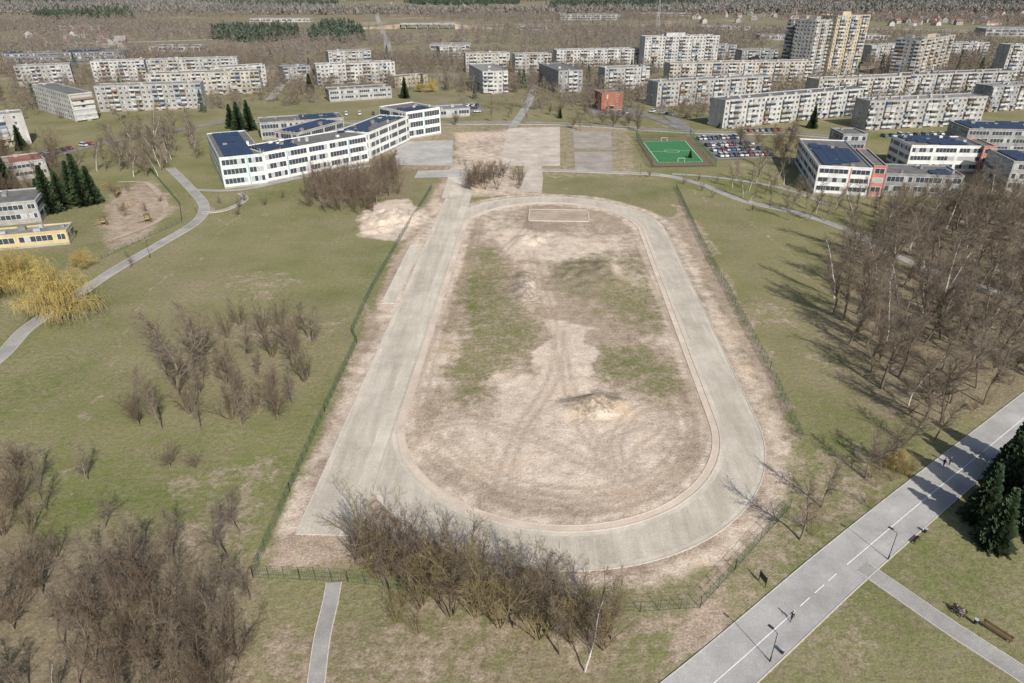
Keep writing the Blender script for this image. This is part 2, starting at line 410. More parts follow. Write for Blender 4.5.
ribbon('garden_path',[(334,583),(330,605),(322,640),(314,700),(305,760)],1.9,m_asph2,m_kerb)
ribbon('garden_path',[(112,240),(165,215),(150,185),(118,182)],2,m_pit)
flat('parking_lot',[(692,136),(742,134),(778,158),(716,160)],m_dasph)
ribbon('town_street',[(230,121),(440,123),(560,124),(690,132),(790,134),(860,140)],6,m_dasph,m_kerb)
ribbon('town_street',[(560,100),(610,103),(690,132)],6,m_dasph)
ribbon('town_street',[(-50,165),(30,160),(120,140),(240,120)],6,m_dasph)
ribbon('town_street',[(-100,70),(300,68),(470,78),(640,92),(860,88),(1100,84)],8,m_dasph)
ribbon('highway',[(-100,46),(200,40),(380,28),(560,24),(800,28),(1100,32)],16,m_asph2)
ribbon('highway',[(-100,20),(200,14),(380,12),(560,14),(800,10),(1100,12)],20,m_asph2)
ribbon('town_street',[(690,132),(660,108),(645,90),(620,60),(600,40)],7,m_dasph)
ribbon('town_street',[(390,60),(386,40),(380,25),(375,10)],8,m_asph2)
ribbon('town_street',[(270,100),(300,60),(310,40)],6,m_asph2)
ribbon('town_street',[(512,128),(530,100),(535,80)],5,m_asph2)
flat('car_park',[(440,104),(478,102),(485,112),(445,114)],m_dasph); flat('car_park',[(585,108),(640,112),(645,118),(590,116)],m_dasph)
m_turf=simple('artificial_turf',(.045,.17,.06),.9,.15,.5); m_red=simple('rubber_red',(.20,.12,.085),.9,.15,.5)
flat('pitch_surround',[(636,139),(689,138),(714,166),(654,167)],m_red)
flat('football_pitch',[(641,141),(686,140),(706,163),(657,164)],m_turf)
mb=MB(); z=nextz()
pc=PL([(643,142),(685,141),(703,162),(659,163)])
def lw(a,b_,w=.10):
    q=[a,b_]; strip(mb,offset(q,w),offset(q,-w),z,m_white)
for i in range(4): lw(pc[i-1],pc[i])
ml=((pc[0][0]+pc[3][0])/2,(pc[0][1]+pc[3][1])/2); mr=((pc[1][0]+pc[2][0])/2,(pc[1][1]+pc[2][1])/2); lw(ml,mr)
cc=((ml[0]+mr[0])/2,(ml[1]+mr[1])/2); ci=[(cc[0]+3.5*math.cos(t*math.pi/12),cc[1]+3.5*math.sin(t*math.pi/12)) for t in range(25)]
strip(mb,offset(ci,.08),offset(ci,-.08),z,m_white)
mb.obj('pitch_marking')
m_fence=simple('green_fence_metal',(.045,.11,.07),.5,.1)
def fence(px,h=2.0,step=2.5,wire=.35,r=.012,name='mesh_fence',world=False):
    pts=px if world else PL(px); mb=MB()
    for i in range(len(pts)-1):
        a=Vector((*pts[i],0));b_=Vector((*pts[i+1],0)); L=(b_-a).length; n=max(1,round(L/step))
        for j in range(n+1):
            q=a.lerp(b_,j/n); mb.tube(q,q+Vector((0,0,h+.1)),.045,.045,4,m_fence,True)
        for zz in (.1,h*.35,h*.65,h): mb.tube(a+Vector((0,0,zz)),b_+Vector((0,0,zz)),r*1.5,r*1.5,3,m_fence)
        k=int(L/wire)
        for j in range(k):
            q=a.lerp(b_,(j+.5)/k); mb.tube(q+Vector((0,0,.05)),q+Vector((0,0,h)),r,r,3,m_fence)
    return mb.obj(name)
fence([(253,578),(290,492),(325,412),(357,343),(352,333),(372,290),(400,240),(432,188)])
fence([(253,578),(300,580),(348,582),(420,592),(520,604),(640,612),(700,608),(735,570),(790,508)])
fence([(676,188),(700,240),(735,305),(770,370),(801,440)],r=.018)
fence([(636,138),(690,137),(716,167),(652,168),(636,138)],h=4,step=3,wire=.7,r=.025)
fence([(150,170),(180,205),(182,222),(95,262)],h=1.6,wire=.5)

# ---------------------------------------------------------------- trees
bark=barkmat('bare_branches',(.145,.115,.088),(.20,.165,.125))
barkd=barkmat('shrub_branches',(.11,.083,.06),(.17,.13,.092))
barko=barkmat('budding_branches',(.185,.15,.075),(.225,.18,.10))
barkb=simple('birch_bark',(.55,.53,.5),.8,.3,2)
def grow(mb,rd,p,d,L,r,lev,nseg,nch,maxlev,up,mat,tmat=None,k0=5,ang=(28,58),sh=.55,start=1,rmin=.015):
    seg=L/nseg[lev]; rr=r
    for i in range(nseg[lev]):
        d=(d+Vector((rd.gauss(0,.11),rd.gauss(0,.11),rd.gauss(0,.07)+up[lev]))).normalized()
        q=p+d*seg; r2=r*(1-(i+1)/nseg[lev]*.8)
        mb.tube(p,q,rr,r2,k0 if lev==0 else (4 if lev==1 else 3),tmat if (tmat and lev==0) else mat)
        if lev<maxlev and i>=(start if lev==0 else 0):
            for _ in range(nch[lev]):
                t=rd.random(); o=p.lerp(q,t); fr=(i+t)/nseg[lev]
                a=math.radians(rd.uniform(*ang)); ax=d.orthogonal(); ax.rotate(Matrix.Rotation(rd.uniform(0,6.283),3,d))
                nd=d.copy(); nd.rotate(Matrix.Rotation(a,3,ax.normalized()))
                grow(mb,rd,o,nd,L*sh*rd.uniform(.7,1.15)*(1-.55*fr if lev==0 else 1-.3*fr),max(rmin,rr*.5),lev+1,nseg,nch,maxlev,up,mat,tmat,k0,ang,.55,start,rmin)
        p=q; rr=r2
def tree_mesh(kind,seed):
    rd=random.Random(seed); mb=MB()
    if kind=='tall': grow(mb,rd,Vector((0,0,0)),Vector((0,0,1)),9.6,.17,0,(9,4,3,2),(3,2,2,0),3,(.03,.06,.05,.02),bark,None,5,(28,55),.42,start=2)
    elif kind=='birch': grow(mb,rd,Vector((0,0,0)),Vector((0,0,1)),9.8,.12,0,(10,4,3,2),(3,2,2,0),3,(.03,.10,.0,-.05),bark,barkb,5,(22,45),.34,start=2)
    elif kind=='spread':
        mb.tube((0,0,0),(0,0,1.9),.24,.19,6,bark)
        for i in range(6):
            a=i*1.05+rd.uniform(-.3,.3); e=rd.uniform(.25,.6); grow(mb,rd,Vector((0,0,1.4+.1*i)),Vector((math.cos(a)*e,math.sin(a)*e,1)).normalized(),8.2,.12,0,(5,4,3,2),(2,2,1,0),3,(.05,.05,.03,0),barkd,None,4,(30,60),.46,start=0)
    elif kind in('shrub','oshrub'):
        mt=barkd if kind=='shrub' else barko
        for i in range(6):
            a=i*1.05+rd.uniform(-.3,.3); s=rd.uniform(.1,.5)
            grow(mb,rd,Vector((math.cos(a)*.35,math.sin(a)*.35,0)),Vector((math.cos(a)*s,math.sin(a)*s,1)).normalized(),rd.uniform(7,9.9),.085,0,(6,3,3,2),(2,2,1,0),3,(.03,.06,.03,0),mt,None,4,(25,50),.36,start=1)
    return mb.mesh(kind+'_tree')
TM={k:[tree_mesh(k,s+11*i) for i in range(n)] for i,(k,n,s) in enumerate([('tall',5,1),('birch',3,50),('spread',3,90),('shrub',4,130),('oshrub',4,170)])}
TREENAME={'tall':'bare_tree','birch':'birch_tree','spread':'bare_tree','shrub':'bare_shrub','oshrub':'budding_shrub'}
def put(kind,x,y,h,rd=random):
    s=h/10*1.0; w=s*rd.uniform(.85,1.15)
    return inst(TREENAME[kind],rd.choice(TM[kind]),(x,y,-.05),rd.uniform(0,6.28),(w,w,s))
def scatter(kinds,px,n,h,seed,md=2.0,world=False):
    rd=random.Random(seed); poly=px if world else PL(px); x0=min(a for a,_ in poly);x1=max(a for a,_ in poly);y0=min(b for _,b in poly);y1=max(b for _,b in poly)
    pts=[];tries=0
    while len(pts)<n and tries<n*60:
        tries+=1; x,y=rd.uniform(x0,x1),rd.uniform(y0,y1)
        if not inside(x,y,poly): continue
        if any((x-a)**2+(y-b)**2<md*md for a,b in pts): continue
        pts.append((x,y)); put(rd.choice(kinds),x,y,rd.uniform(*h),rd)
def at(kind,u,v,h): x,y=P(u,v); put(kind,x,y,h)
scatter(['shrub','oshrub','tall','oshrub','shrub'],[(350,565),(365,545),(480,585),(560,610),(618,640),(600,658),(540,648),(450,615),(385,592)],44,(8,12),1,1.8)
scatter(['oshrub','shrub'],[(375,600),(430,610),(440,650),(400,650)],4,(4,5),2,2)
at('birch',585,672,11); at('tall',612,640,10); at('tall',560,655,9)
scatter(['shrub','spread','tall'],[(62,640),(85,580),(150,570),(215,600),(240,650),(235,720),(90,740)],36,(7,10),3,2.5)
scatter(['shrub','spread','tall'],[(-60,560),(-20,480),(40,485),(80,550),(50,610),(-20,660)],20,(6,9),4,2.8)
scatter(['tall','spread','birch'],[(-100,760),(0,680),(60,690),(80,800)],8,(7,9),44,3)
for u,v,h in [(228,560,12),(240,535,10),(105,528,7),(88,480,7),(150,592,11),(170,468,5),(195,470,4),(20,470,6),(250,600,8),(175,560,9)]: at('tall' if h>6 else 'spread',u,v,h)
scatter(['shrub','tall','tall','spread'],[(128,425),(150,395),(200,360),(290,355),(330,335),(300,390),(290,430),(215,435),(160,430)],28,(7,11),5,4.2)
for u,v,h in [(178,398,18),(168,382,16),(192,374,16),(282,325,9),(308,338,10),(262,333,9),(228,338,9),(240,325,8),(290,345,9)]: at('tall' if h>9 else 'shrub',u,v,h)
at('tall',130,268,5); at('spread',85,476,4)
scatter(['shrub','shrub','tall'],[(300,202),(318,182),(400,172),(398,194),(370,214),(325,214)],78,(8,12),6,1.9)
scatter(['shrub','spread'],[(466,192),(473,176),(522,176),(524,190)],22,(6,9),7,2.0)
scatter(['shrub'],[(440,165),(480,160),(500,168),(470,172)],5,(3,5),71,2.5)
scatter(['tall','tall','birch','tall'],[(828,262),(900,225),(1060,215),(1300,300),(1250,400),(1020,395),(960,428),(905,430),(862,405),(832,330)],240,(13,19),8,3.0)
scatter(['shrub','oshrub','spread'],[(850,300),(1000,250),(1100,360),(960,430),(870,420)],36,(3,6),9,3)
scatter(['tall','birch','oshrub'],[(760,215),(830,205),(1060,202),(1060,215),(900,235),(800,222)],50,(8,13),10,4)
scatter(['tall','birch'],[(722,175),(790,160),(800,200),(740,205)],16,(7,10),11,5)
for u,v,h in [(800,540,12),(822,508,11),(865,478,10),(893,465,10),(905,445,11),(935,440,10),(905,475,5),(870,508,4),(880,470,9),(812,535,5)]: at('tall' if h>5 else 'oshrub',u,v,h)
scatter(['oshrub'],[(865,480),(915,455),(915,475),(880,495)],6,(3,5.5),12,2)
scatter(['tall','birch'],[(90,172),(120,140),(190,132),(200,160),(150,180)],40,(12,17),13,4)
scatter(['tall','spread'],[(-60,240),(-60,150),(60,150),(90,170),(60,200),(20,215)],32,(9,14),14,5)
scatter(['spread'],[(215,205),(280,190),(290,200),(230,218)],6,(3,4),15,5)
scatter(['spread','tall'],[(560,128),(640,118),(640,136),(570,130)],10,(7,10),16,5)
scatter(['tall','spread'],[(445,122),(560,112),(640,112),(640,122),(450,126)],20,(6,9),17,6)
scatter(['tall','spread'],[(720,140),(790,132),(810,160),(770,172)],14,(8,12),18,5)
scatter(['spread','shrub'],[(600,172),(700,178),(800,200),(760,215),(690,190)],9,(3,5),19,7)
scatter(['spread','shrub'],[(100,240),(110,190),(150,180),(170,205)],7,(3,5),20,6)

def leafm(name,a,b_,var=(.3,.7)):
    m,nt,b=newmat(name); nb=NB(nt); n=nb.noise(nb.pos(),.4,2,.8)
    c=nb.mix(nb.rng(n,*var),a,b_)
    nt.links.new(c,b.inputs['Base Color']); b.inputs['Roughness'].default_value=.7; b.inputs['Specular IOR Level'].default_value=.2; return m
m_sp=leafm('spruce_needles',(.020,.038,.018),(.05,.075,.033)); m_wil=leafm('willow_twigs',(.30,.23,.075),(.42,.325,.12)); m_trunk=simple('bark_brown',(.12,.085,.06),.9,.3,3)
def spruce(seed,rad=.26):
    rd=random.Random(seed); mb=MB(); mb.tube((0,0,0),(0,0,9.8),.18,.02,6,m_trunk)
    z=.6
    while z<9.9:
        R=10*rad*(1-z/10)**.85+.15; n=int(6+R*4)
        for i in range(n):
            a=rd.uniform(0,6.283); r=R*rd.uniform(.75,1.12); d=Vector((math.cos(a),math.sin(a),0)); s=Vector((-d.y,d.x,0))
            mb.tube((0,0,z),d*r+Vector((0,0,z-.25*r)),.03,.01,3,m_trunk)
            k=int(3+r*3)
            for j in range(k):
                t=(j+.6)/k; c=d*(r*t)+Vector((0,0,z-.28*r*t+rd.uniform(-.08,.08)))
                w=.42*(1.1-t*.5)*rd.uniform(.6,1.2); l=.38*rd.uniform(.7,1.2)
                for sg in(-1,1):
                    tip=c+s*(sg*w)+d*l*.7+Vector((0,0,rd.uniform(-.28,-.05)))
                    mb.quad(tuple(c-d*l*.3),tuple(c+d*l*.5+Vector((0,0,.06))),tuple(tip),tuple(tip-d*l*.8+Vector((0,0,-.1))),m_sp)
        z+=.32
    return mb.mesh('spruce_mesh')
SPR=[spruce(3),spruce(5,.2),spruce(8,.3)]
def sp(u,v,h,k=None): x,y=P(u,v); inst('spruce_tree',SPR[k] if k is not None else random.choice(SPR),(x,y,0),random.uniform(0,6),h/10)
for u,v,h in [(978,520,11),(1000,508,13),(992,545,11),(1022,492,14),(1028,530,14),(1014,468,12),(1055,490,15),(1000,485,11)]: sp(u,v,h,0)
for u,v,h in [(52,212,17),(64,208,14),(84,205,19),(94,203,14),(75,200,15),(42,205,10),(240,132,16),(250,130,16),(232,128,13),(8,190,15),(405,98,14),(310,92,13),(735,98,13),(722,128,13),(690,158,4),(812,128,12),(560,118,6),(22,150,12)]: sp(u,v,h)
def willow(seed):
    rd=random.Random(seed); mb=MB(); mb.tube((0,0,0),(0,0,2.6),.3,.22,7,m_trunk)
    for i in range(44):
        a=rd.uniform(0,6.283); e=rd.uniform(.2,1.5); d=Vector((math.cos(a)*math.cos(e),math.sin(a)*math.cos(e),math.sin(e))); p=Vector((0,0,2.2)); L=rd.uniform(3.8,6.4)*(.8+.3*math.sin(e))
        for k in range(5):
            q=p+d*(L/5); mb.tube(p,q,.09*(1-k*.17),.09*(1-(k+1)*.17),4,m_trunk if k<2 else m_wil); d=(d+Vector((0,0,-.08))+Vector((rd.gauss(0,.14),rd.gauss(0,.14),0))).normalized(); p=q
            if k>0:
                for _ in range(11):
                    s=p+Vector((rd.gauss(0,.5),rd.gauss(0,.5),rd.gauss(0,.35))); o=Vector((s.x,s.y,0)); 
                    if o.length>.01:o.normalize()
                    ln=rd.uniform(.5,1.9); m1=s+o*rd.uniform(.1,.35)+Vector((rd.gauss(0,.15),rd.gauss(0,.15),-ln*.4)); m2=m1+o*.05+Vector((rd.gauss(0,.12),rd.gauss(0,.12),-ln*.6))
                    if m2.z<.5: m2.z=.5
                    mb.tube(p,s,.018,.018,3,m_wil); mb.tube(s,m1,.016,.014,3,m_wil); mb.tube(m1,m2,.014,.008,3,m_wil)
    return mb.mesh('willow_mesh')
WM=[willow(4),willow(9)]
for i,(u,v,s) in enumerate([(60,320,1.75),(22,290,1.4),(-4,296,1.5),(84,268,.7),(432,92,1.1),(420,92,.9),(896,470,.5)]):
    x,y=P(u,v); inst('willow_tree',WM[i%2],(x,y,0),i,s)

# ---------------------------------------------------------------- buildings
m_glass=simple('window_glass',(.05,.06,.075),.15,.4,.8,spec=.6)
m_frame=simple('window_frame',(.6,.6,.6),.6,.15)
m_roof=simple('bitumen_roof',(.14,.135,.13),.9,.3,.2)
m_roofl=simple('light_roof',(.22,.21,.20),.9,.3,.2)
m_solar=simple('solar_panel',(.03,.045,.08),.3,.3,.5,spec=.5)
m_rail=simple('metal_trim',(.38,.39,.40),.5,.15)
FOOT=[]
BAL=[simple('balcony_white',(.48,.48,.46),.8,.25),simple('balcony_grey',(.31,.32,.32),.8,.2),simple('balcony_beige',(.42,.36,.28),.8,.2),simple('balcony_blue',(.22,.26,.32),.8,.2),simple('balcony_brown',(.26,.18,.13),.8,.2)]
def building(name,a,b_,depth,floors,wall,fh=2.8,style='apt',gable=None,roof=None,accent=None,seed=0,solar=False,world=False,balc=True,bay=3.2,sol=.86):
    rd=random.Random(seed*7+3)
    if not world: a=P(*a); b_=P(*b_)
    W=math.hypot(b_[0]-a[0],b_[1]-a[1]); ex=((b_[0]-a[0])/W,(b_[1]-a[1])/W); ey=(-ex[1],ex[0])
    FOOT.append([(a[0]+ex[0]*i*W+ey[0]*j*depth,a[1]+ex[1]*i*W+ey[1]*j*depth) for i,j in((-.03,-.3),(1.03,-.3),(1.03,1.2),(-.03,1.2))])
    Tt=lambda x,y,z:(a[0]+ex[0]*x+ey[0]*y,a[1]+ex[1]*x+ey[1]*y,z)
    mb=MB(); Ht=floors*fh+.9; roof=roof or m_roof
    mb.box(0,W,0,depth,-.5,Ht,wall,Tt,top=roof)
    t=.3
    for q in ((-.06,W+.06,-.06,t),(-.06,W+.06,depth-t,depth+.06),(-.06,t,t,depth-t),(W-t,W+.06,t,depth-t)): mb.box(*q,Ht-.1,Ht+.45,gable or wall,Tt,top=m_rail)
    mb.box(-.04,W+.04,-.04,depth+.04,-.4,.7,m_asph2,Tt)
    faces=[(W,lambda u,o:(u,-o)),(depth,lambda u,o:(W+o,u)),(W,lambda u,o:(W-u,depth+o)),(depth,lambda u,o:(-o,depth-u))]
    def fb(mp_,u0,u1,o0,o1,z0_,z1_,mat):
        p0=mp_(u0,o0);p1=mp_(u1,o1)
        mb.box(min(p0[0],p1[0]),max(p0[0],p1[0]),min(p0[1],p1[1]),max(p0[1],p1[1]),z0_,z1_,mat,Tt)
    phase=rd.randint(0,3)
    for fi,(L,mp_) in enumerate(faces):
        short=L<16 and style=='apt'
        n=max(1,int(L/bay)); 
        if short: 
            if L<14 and rd.random()<.5: continue
            n=max(1,n//2)
        bw=L/n; pat=[rd.random() for _ in range(max(1,n))]
        for f in range(floors):
            zb=.9+f*fh
            if style=='strip':
                k=0
                while k<n:
                    m=min(n-k,3); 
                    fb(mp_,k*bw+.5,(k+m)*bw-.5,0,.05,zb+.85,zb+fh-.65,m_frame)
                    cnt=m*2; ww=((m*bw)-1.2)/cnt
                    for c in range(cnt): fb(mp_,k*bw+.6+c*ww+.06,k*bw+.6+(c+1)*ww-.06,.05,.08,zb+.95,zb+fh-.75,m_glass if rd.random()<.85 else m_rail)
                    if accent and (k//3)%3==1: fb(mp_,k*bw+.1,k*bw+.45,0,.06,zb-.2,zb+fh-.2,accent)
                    k+=m
                continue
            for k in range(n):
                uc=(k+.5)*bw
                if accent and k in (n//3,) : fb(mp_,k*bw+.1,(k+1)*bw-.1,0,.03,zb-.3,zb+fh-.35,accent)
                isb=balc and fi in(0,2) and ((k+phase)%4 in(1,2))
                if isb and style=='apt':
                    bm_=BAL[0] if pat[k]<.55 and rd.random()<.75 else rd.choice(BAL)
                    fb(mp_,uc-bw*.46,uc+bw*.46,.03,1.15,zb-.1,zb+1.0,bm_)
                    if rd.random()<.6: fb(mp_,uc-bw*.44,uc+bw*.44,.05,1.08,zb+1.0,zb+2.35,m_glass if rd.random()<.7 else m_rail); fb(mp_,uc-bw*.46,uc+bw*.46,.05,1.14,zb+2.35,zb+2.5,bm_)
                    else: fb(mp_,uc-.9,uc+.9,0,.06,zb+.2,zb+2.2,m_glass)
                else:
                    w=.85 if not short else .6
                    fb(mp_,uc-w,uc+w,0,.04,zb+.75,zb+2.25,m_frame)
                    fb(mp_,uc-w+.09,uc-.04,.04,.06,zb+.84,zb+2.16,m_glass); fb(mp_,uc+.04,uc+w-.09,.04,.06,zb+.84,zb+2.16,m_glass if rd.random()<.8 else m_rail)
                    if rd.random()<.08: fb(mp_,uc-.4,uc+.4,.06,.4,zb+.1,zb+.6,m_frame)
    if style=='apt':
        for k in range(max(1,int(W/14))):
            u=7+k*14
            if u<W-2: mb.box(u-1.2,u+1.2,-1.4,-.05,0,.9,m_asph2,Tt); mb.box(u-1,u+1,-.08,-.0,.9,2.9,m_glass,Tt); mb.box(u-1.5,u+1.5,-1.5,-.09,3.0,3.2,m_rail,Tt)
    for k in range(int(W/6)):
        u=rd.uniform(1.5,W-1.5);y=rd.uniform(1.5,depth-1.5); s=rd.uniform(.4,1.1); mb.box(u-s,u+s,y-s*.7,y+s*.7,Ht-.05,Ht+rd.uniform(.6,1.6),rd.choice([wall,m_rail,m_roofl]),Tt)
    if floors>=9: mb.box(W*.3,W*.55,depth*.3,depth*.7,Ht,Ht+3,wall,Tt,top=roof)
    if solar:
        y=2.0
        while y<depth-2.5:
            x=2; 
            while x<W-5:
                if rd.random()<.97 and math.sin(x*.09+seed)+math.sin(y*.12+seed*2)>-(2*sol-1.2):
                    q=[(x,y,Ht+.3),(x+3.6,y,Ht+.3),(x+3.6,y+1.7,Ht+.8),(x,y+1.7,Ht+.8)]; mb.quad(*[Tt(*c) for c in q],m_solar)
                    mb.quad(*[Tt(*c) for c in ((x,y+1.7,Ht),(x+3.6,y+1.7,Ht),(x+3.6,y+1.7,Ht+.8),(x,y+1.7,Ht+.8))],m_rail)
                x+=3.75
            y+=2.5
    return mb.obj(name)
w_white=wallmat('panel_white',(.49,.48,.455)); w_lt=wallmat('panel_light',(.39,.38,.355)); w_grey=wallmat('panel_grey',(.29,.29,.285)); w_beige=wallmat('panel_beige',(.45,.39,.29)); w_yel=wallmat('panel_yellow',(.49,.42,.29)); w_yel2=wallmat('render_yellow',(.52,.42,.20),.5); w_cream=wallmat('panel_cream',(.45,.42,.36))
w_sch=wallmat('school_render',(.68,.68,.65),.5); w_mint=wallmat('mint_render',(.55,.62,.60),.5); m_turq=simple('turquoise_panel',(.20,.42,.43),.6,.1); m_coral=wallmat('coral_render',(.50,.19,.15),.5); w_dk=wallmat('dark_render',(.20,.20,.21)); w_brick=wallmat('brick_red',(.32,.13,.08)); w_rt=wallmat('roof_tile_brown',(.22,.13,.10)); w_rr=wallmat('roof_tile_red',(.30,.12,.09))
S='school_building'
building(S,(225,189),(268,184),52,3,w_mint,3.7,'strip',solar=True,accent=m_turq,seed=1,sol=.85)
building(S,(268,183),(369,162),17,3,w_sch,3.7,'strip',solar=True,accent=m_turq,seed=2,sol=1.2)
building(S,(371,160),(410,141),16,3,w_sch,3.7,'strip',solar=True,seed=3,sol=.8)
building(S,(408,140),(441,134),24,3,w_sch,4.2,'strip',solar=True,accent=m_turq,seed=4,sol=.9)
building(S,(262,140),(345,134),16,2,w_lt,3.7,'strip',solar=True,seed=5,sol=.8)
building(S,(300,152),(345,138),14,2,w_lt,3.9,'strip',solar=True,seed=6)
A='apartment_block'
L_=[((76,122),(99,119),62,5,w_white),((-5,148),(32,144),12,5,w_white),((100,112),(205,108),12,5,w_lt),((150,97),(262,93),12,5,w_cream),((95,82),(148,80),12,5,w_white),((150,80),(240,77),12,5,w_lt),((214,90),(268,86),12,5,w_white),((20,88),(75,85),12,5,w_lt),
((318,86),(396,82),12,5,w_white),((466,72),(510,71),12,5,w_cream),((515,73),(551,72),12,5,w_lt),((483,94),(508,93),48,5,w_white),((558,93),(582,92),48,5,w_grey),((556,68),(640,66),12,5,w_white),((604,90),(648,88),12,5,w_lt),((643,68),(716,66),13,9,w_white),
((656,107),(768,99),12,5,w_lt),((668,84),(810,81),12,5,w_cream),((722,129),(862,114),12,5,w_white),((864,130),(980,124),12,5,w_lt),((815,104),(905,99),12,5,w_cream),((905,98),(1010,93),12,5,w_lt),((985,112),(1070,106),12,5,w_grey),
((779,74),(804,77),16,15,w_beige),((806,78),(823,75),16,15,w_lt),((826,76),(858,73),18,16,w_yel),((888,76),(912,78),14,10,w_grey),((912,78),(946,70),14,10,w_beige),((716,62),(735,61),14,5,w_grey),((868,62),(905,60),12,5,w_lt),((330,70),(372,68),12,5,w_lt),
((-60,100),(-8,98),12,5,w_lt),((1000,80),(1080,78),12,9,w_lt),((930,60),(985,58),12,5,w_lt),((740,68),(775,67),12,5,w_grey),((440,60),(465,59),12,4,w_lt),((285,84),(312,82),12,4,w_grey)]
for i,(a,b_,d,f,w_) in enumerate(L_): building(A,a,b_,d,f,w_,seed=20+i,roof=m_roofl if i%3 else m_roof)
building('office_building',(5,66),(126,63),18,3,w_dk,3.2,'strip',solar=True,seed=90)
building('office_building',(395,88),(428,85),12,2,w_beige,3.2,seed=91,balc=False)
building('office_building',(330,102),(392,98),14,2,w_lt,3.2,'strip',seed=92)
building('office_building',(440,118),(470,116),14,1,w_lt,3.6,'strip',seed=108,roof=w_dk)
building('red_brick_house',(601,111),(622,110),12,3,w_brick,3.2,seed=93,balc=False)
building('kindergarten',(-40,230),(42,222),18,2,w_lt,3.2,'strip',seed=94)
building('kindergarten',(-60,256),(70,244),8,1,w_yel2,3.4,'strip',seed=95,roof=m_roofl)
building('kindergarten',(-20,186),(50,176),16,2,w_lt,3,'strip',seed=96,roof=w_rr)
R='school_complex'
building(R,(813,194),(866,197),50,3,w_sch,3.3,'strip',solar=True,accent=m_coral,seed=97,sol=.8)
building(R,(867,196),(880,196.7),30,3,m_coral,3.5,'strip',seed=98)
building(R,(881,195),(958,198),16,2,w_grey,3.6,'strip',solar=True,seed=99,sol=.9)
building(R,(905,172),(975,173),20,3,w_sch,3.4,'strip',solar=True,seed=100,sol=.8)
building(R,(976,174),(988,174.3),16,3,m_coral,3.5,'strip',seed=101)
building(R,(1004,192),(1100,196),22,3,w_lt,3.6,'strip',solar=True,accent=m_coral,seed=102,sol=.7)
building(R,(838,160),(862,160),14,3,w_grey,3.5,'strip',accent=m_coral,seed=103)
building(R,(962,153),(1060,155),20,3,w_grey,3.4,'strip',solar=True,seed=104,sol=.8)
building('warehouse',(985,36),(1060,37),40,2,w_lt,4,'strip',seed=105,roof=BAL[3])
building('warehouse',(560,20),(620,20),40,2,w_lt,4,'strip',seed=106)
for i,(u,v,k) in enumerate([(700,30,50),(760,40,60),(150,52,50),(430,50,40),(520,30,30),(250,22,60),(640,16,50),(60,30,40),(850,40,40)]):
    building('warehouse',(u,v),(u+k,v),25,1,[w_lt,w_grey,w_white][i%3],4.5,'strip',seed=120+i,roof=[m_roofl,w_rt,m_roof][i%3])
# road overpass
mb=MB(); a=Vector(P(400,29)); b_=Vector(P(455,29)); L=(b_-a).length; e=(b_-a)/L; nrm=Vector((-e.y,e.x))
def TB(x,y,z): q=a+e*x+nrm*y; return (q.x,q.y,z)
mb.box(0,L,0,14,6.2,7.4,w_grey,TB,top=m_dasph); mb.box(0,L,-.3,-.01,6.4,8.3,w_lt,TB); mb.box(0,L,14.01,14.3,6.4,8.3,w_lt,TB)
for i in range(5):
    x=L*(i+.5)/5; mb.box(x-.8,x+.8,2,4,0,6.19,w_grey,TB); mb.box(x-.8,x+.8,10,12,0,6.19,w_grey,TB)
for s,x0 in((-1,0),(1,L)):
    q=[TB(x0,0,7.4),TB(x0,14,7.4),TB(x0+s*90,14,.05),TB(x0+s*90,0,.05)]
    mb.quad(*(q if s<0 else q[::-1]),m_dasph); mb.tri(TB(x0,0,7.4),TB(x0+s*90,0,.05),TB(x0,0,0),m_pit); mb.tri(TB(x0,14,7.4),TB(x0+s*90,14,.05),TB(x0,14,0),m_pit)
mb.obj('road_overpass')
def house(seed):
    rd=random.Random(seed); mb=MB(); w,d,h=rd.uniform(9,13),rd.uniform(8,10),rd.uniform(3.5,6); wl=rd.choice([w_white,w_lt,w_lt]); rf=rd.choice([w_rt,w_dk,w_rr,m_roofl])
    mb.box(-w/2,w/2,-d/2,d/2,0,h,wl); a=.4
    mb.quad((-w/2-a,-d/2-a,h-.2),(w/2+a,-d/2-a,h-.2),(w/2+a,0,h+3.6),(-w/2-a,0,h+3.6),rf); mb.quad((w/2+a,d/2+a,h-.2),(-w/2-a,d/2+a,h-.2),(-w/2-a,0,h+3.6),(w/2+a,0,h+3.6),rf)
    for s in(-1,1): mb.tri((s*w/2,-d/2,h),(s*w/2,d/2,h),(s*w/2,0,h+3.3),wl)
    for k in range(3):
        x=-w/2+(k+.7)*w/3.4; mb.box(x-.6,x+.6,-d/2-.04,-d/2,1,2.4,m_glass)
    mb.box(w*.2,w*.2+.8,-.4,.4,h+2,h+4.8,w_brick); return mb.mesh('house_mesh')
HM=[house(i) for i in range(8)]
rd=random.Random(5)
for (u0,u1,v0,v1,n) in [(860,1060,6,26,150),(690,860,8,24,40),(-20,130,36,50,14),(140,560,4,12,40)]:
    for _ in range(n):
        x,y=P(rd.uniform(u0,u1),rd.uniform(v0,v1)); inst('detached_house',rd.choice(HM),(x,y,0),rd.uniform(0,3),1.0)
mb=MB(); x,y=P(657,34)
for i in range(12):
    z0_,z1_=i*5,(i+1)*5; w0=2.2*(1-i/13);w1=2.2*(1-(i+1)/13); cs=[(-1,-1),(1,-1),(1,1),(-1,1)]
    for k in range(4):
        c0,c1=cs[k],cs[(k+1)%4]; mb.tube((x+c0[0]*w0,y+c0[1]*w0,z0_),(x+c0[0]*w1,y+c0[1]*w1,z1_),.15,.15,4,m_rail); mb.tube((x+c0[0]*w0,y+c0[1]*w0,z0_),(x+c1[0]*w1,y+c1[1]*w1,z1_),.1,.1,3,m_rail)
mb.obj('lattice_mast')

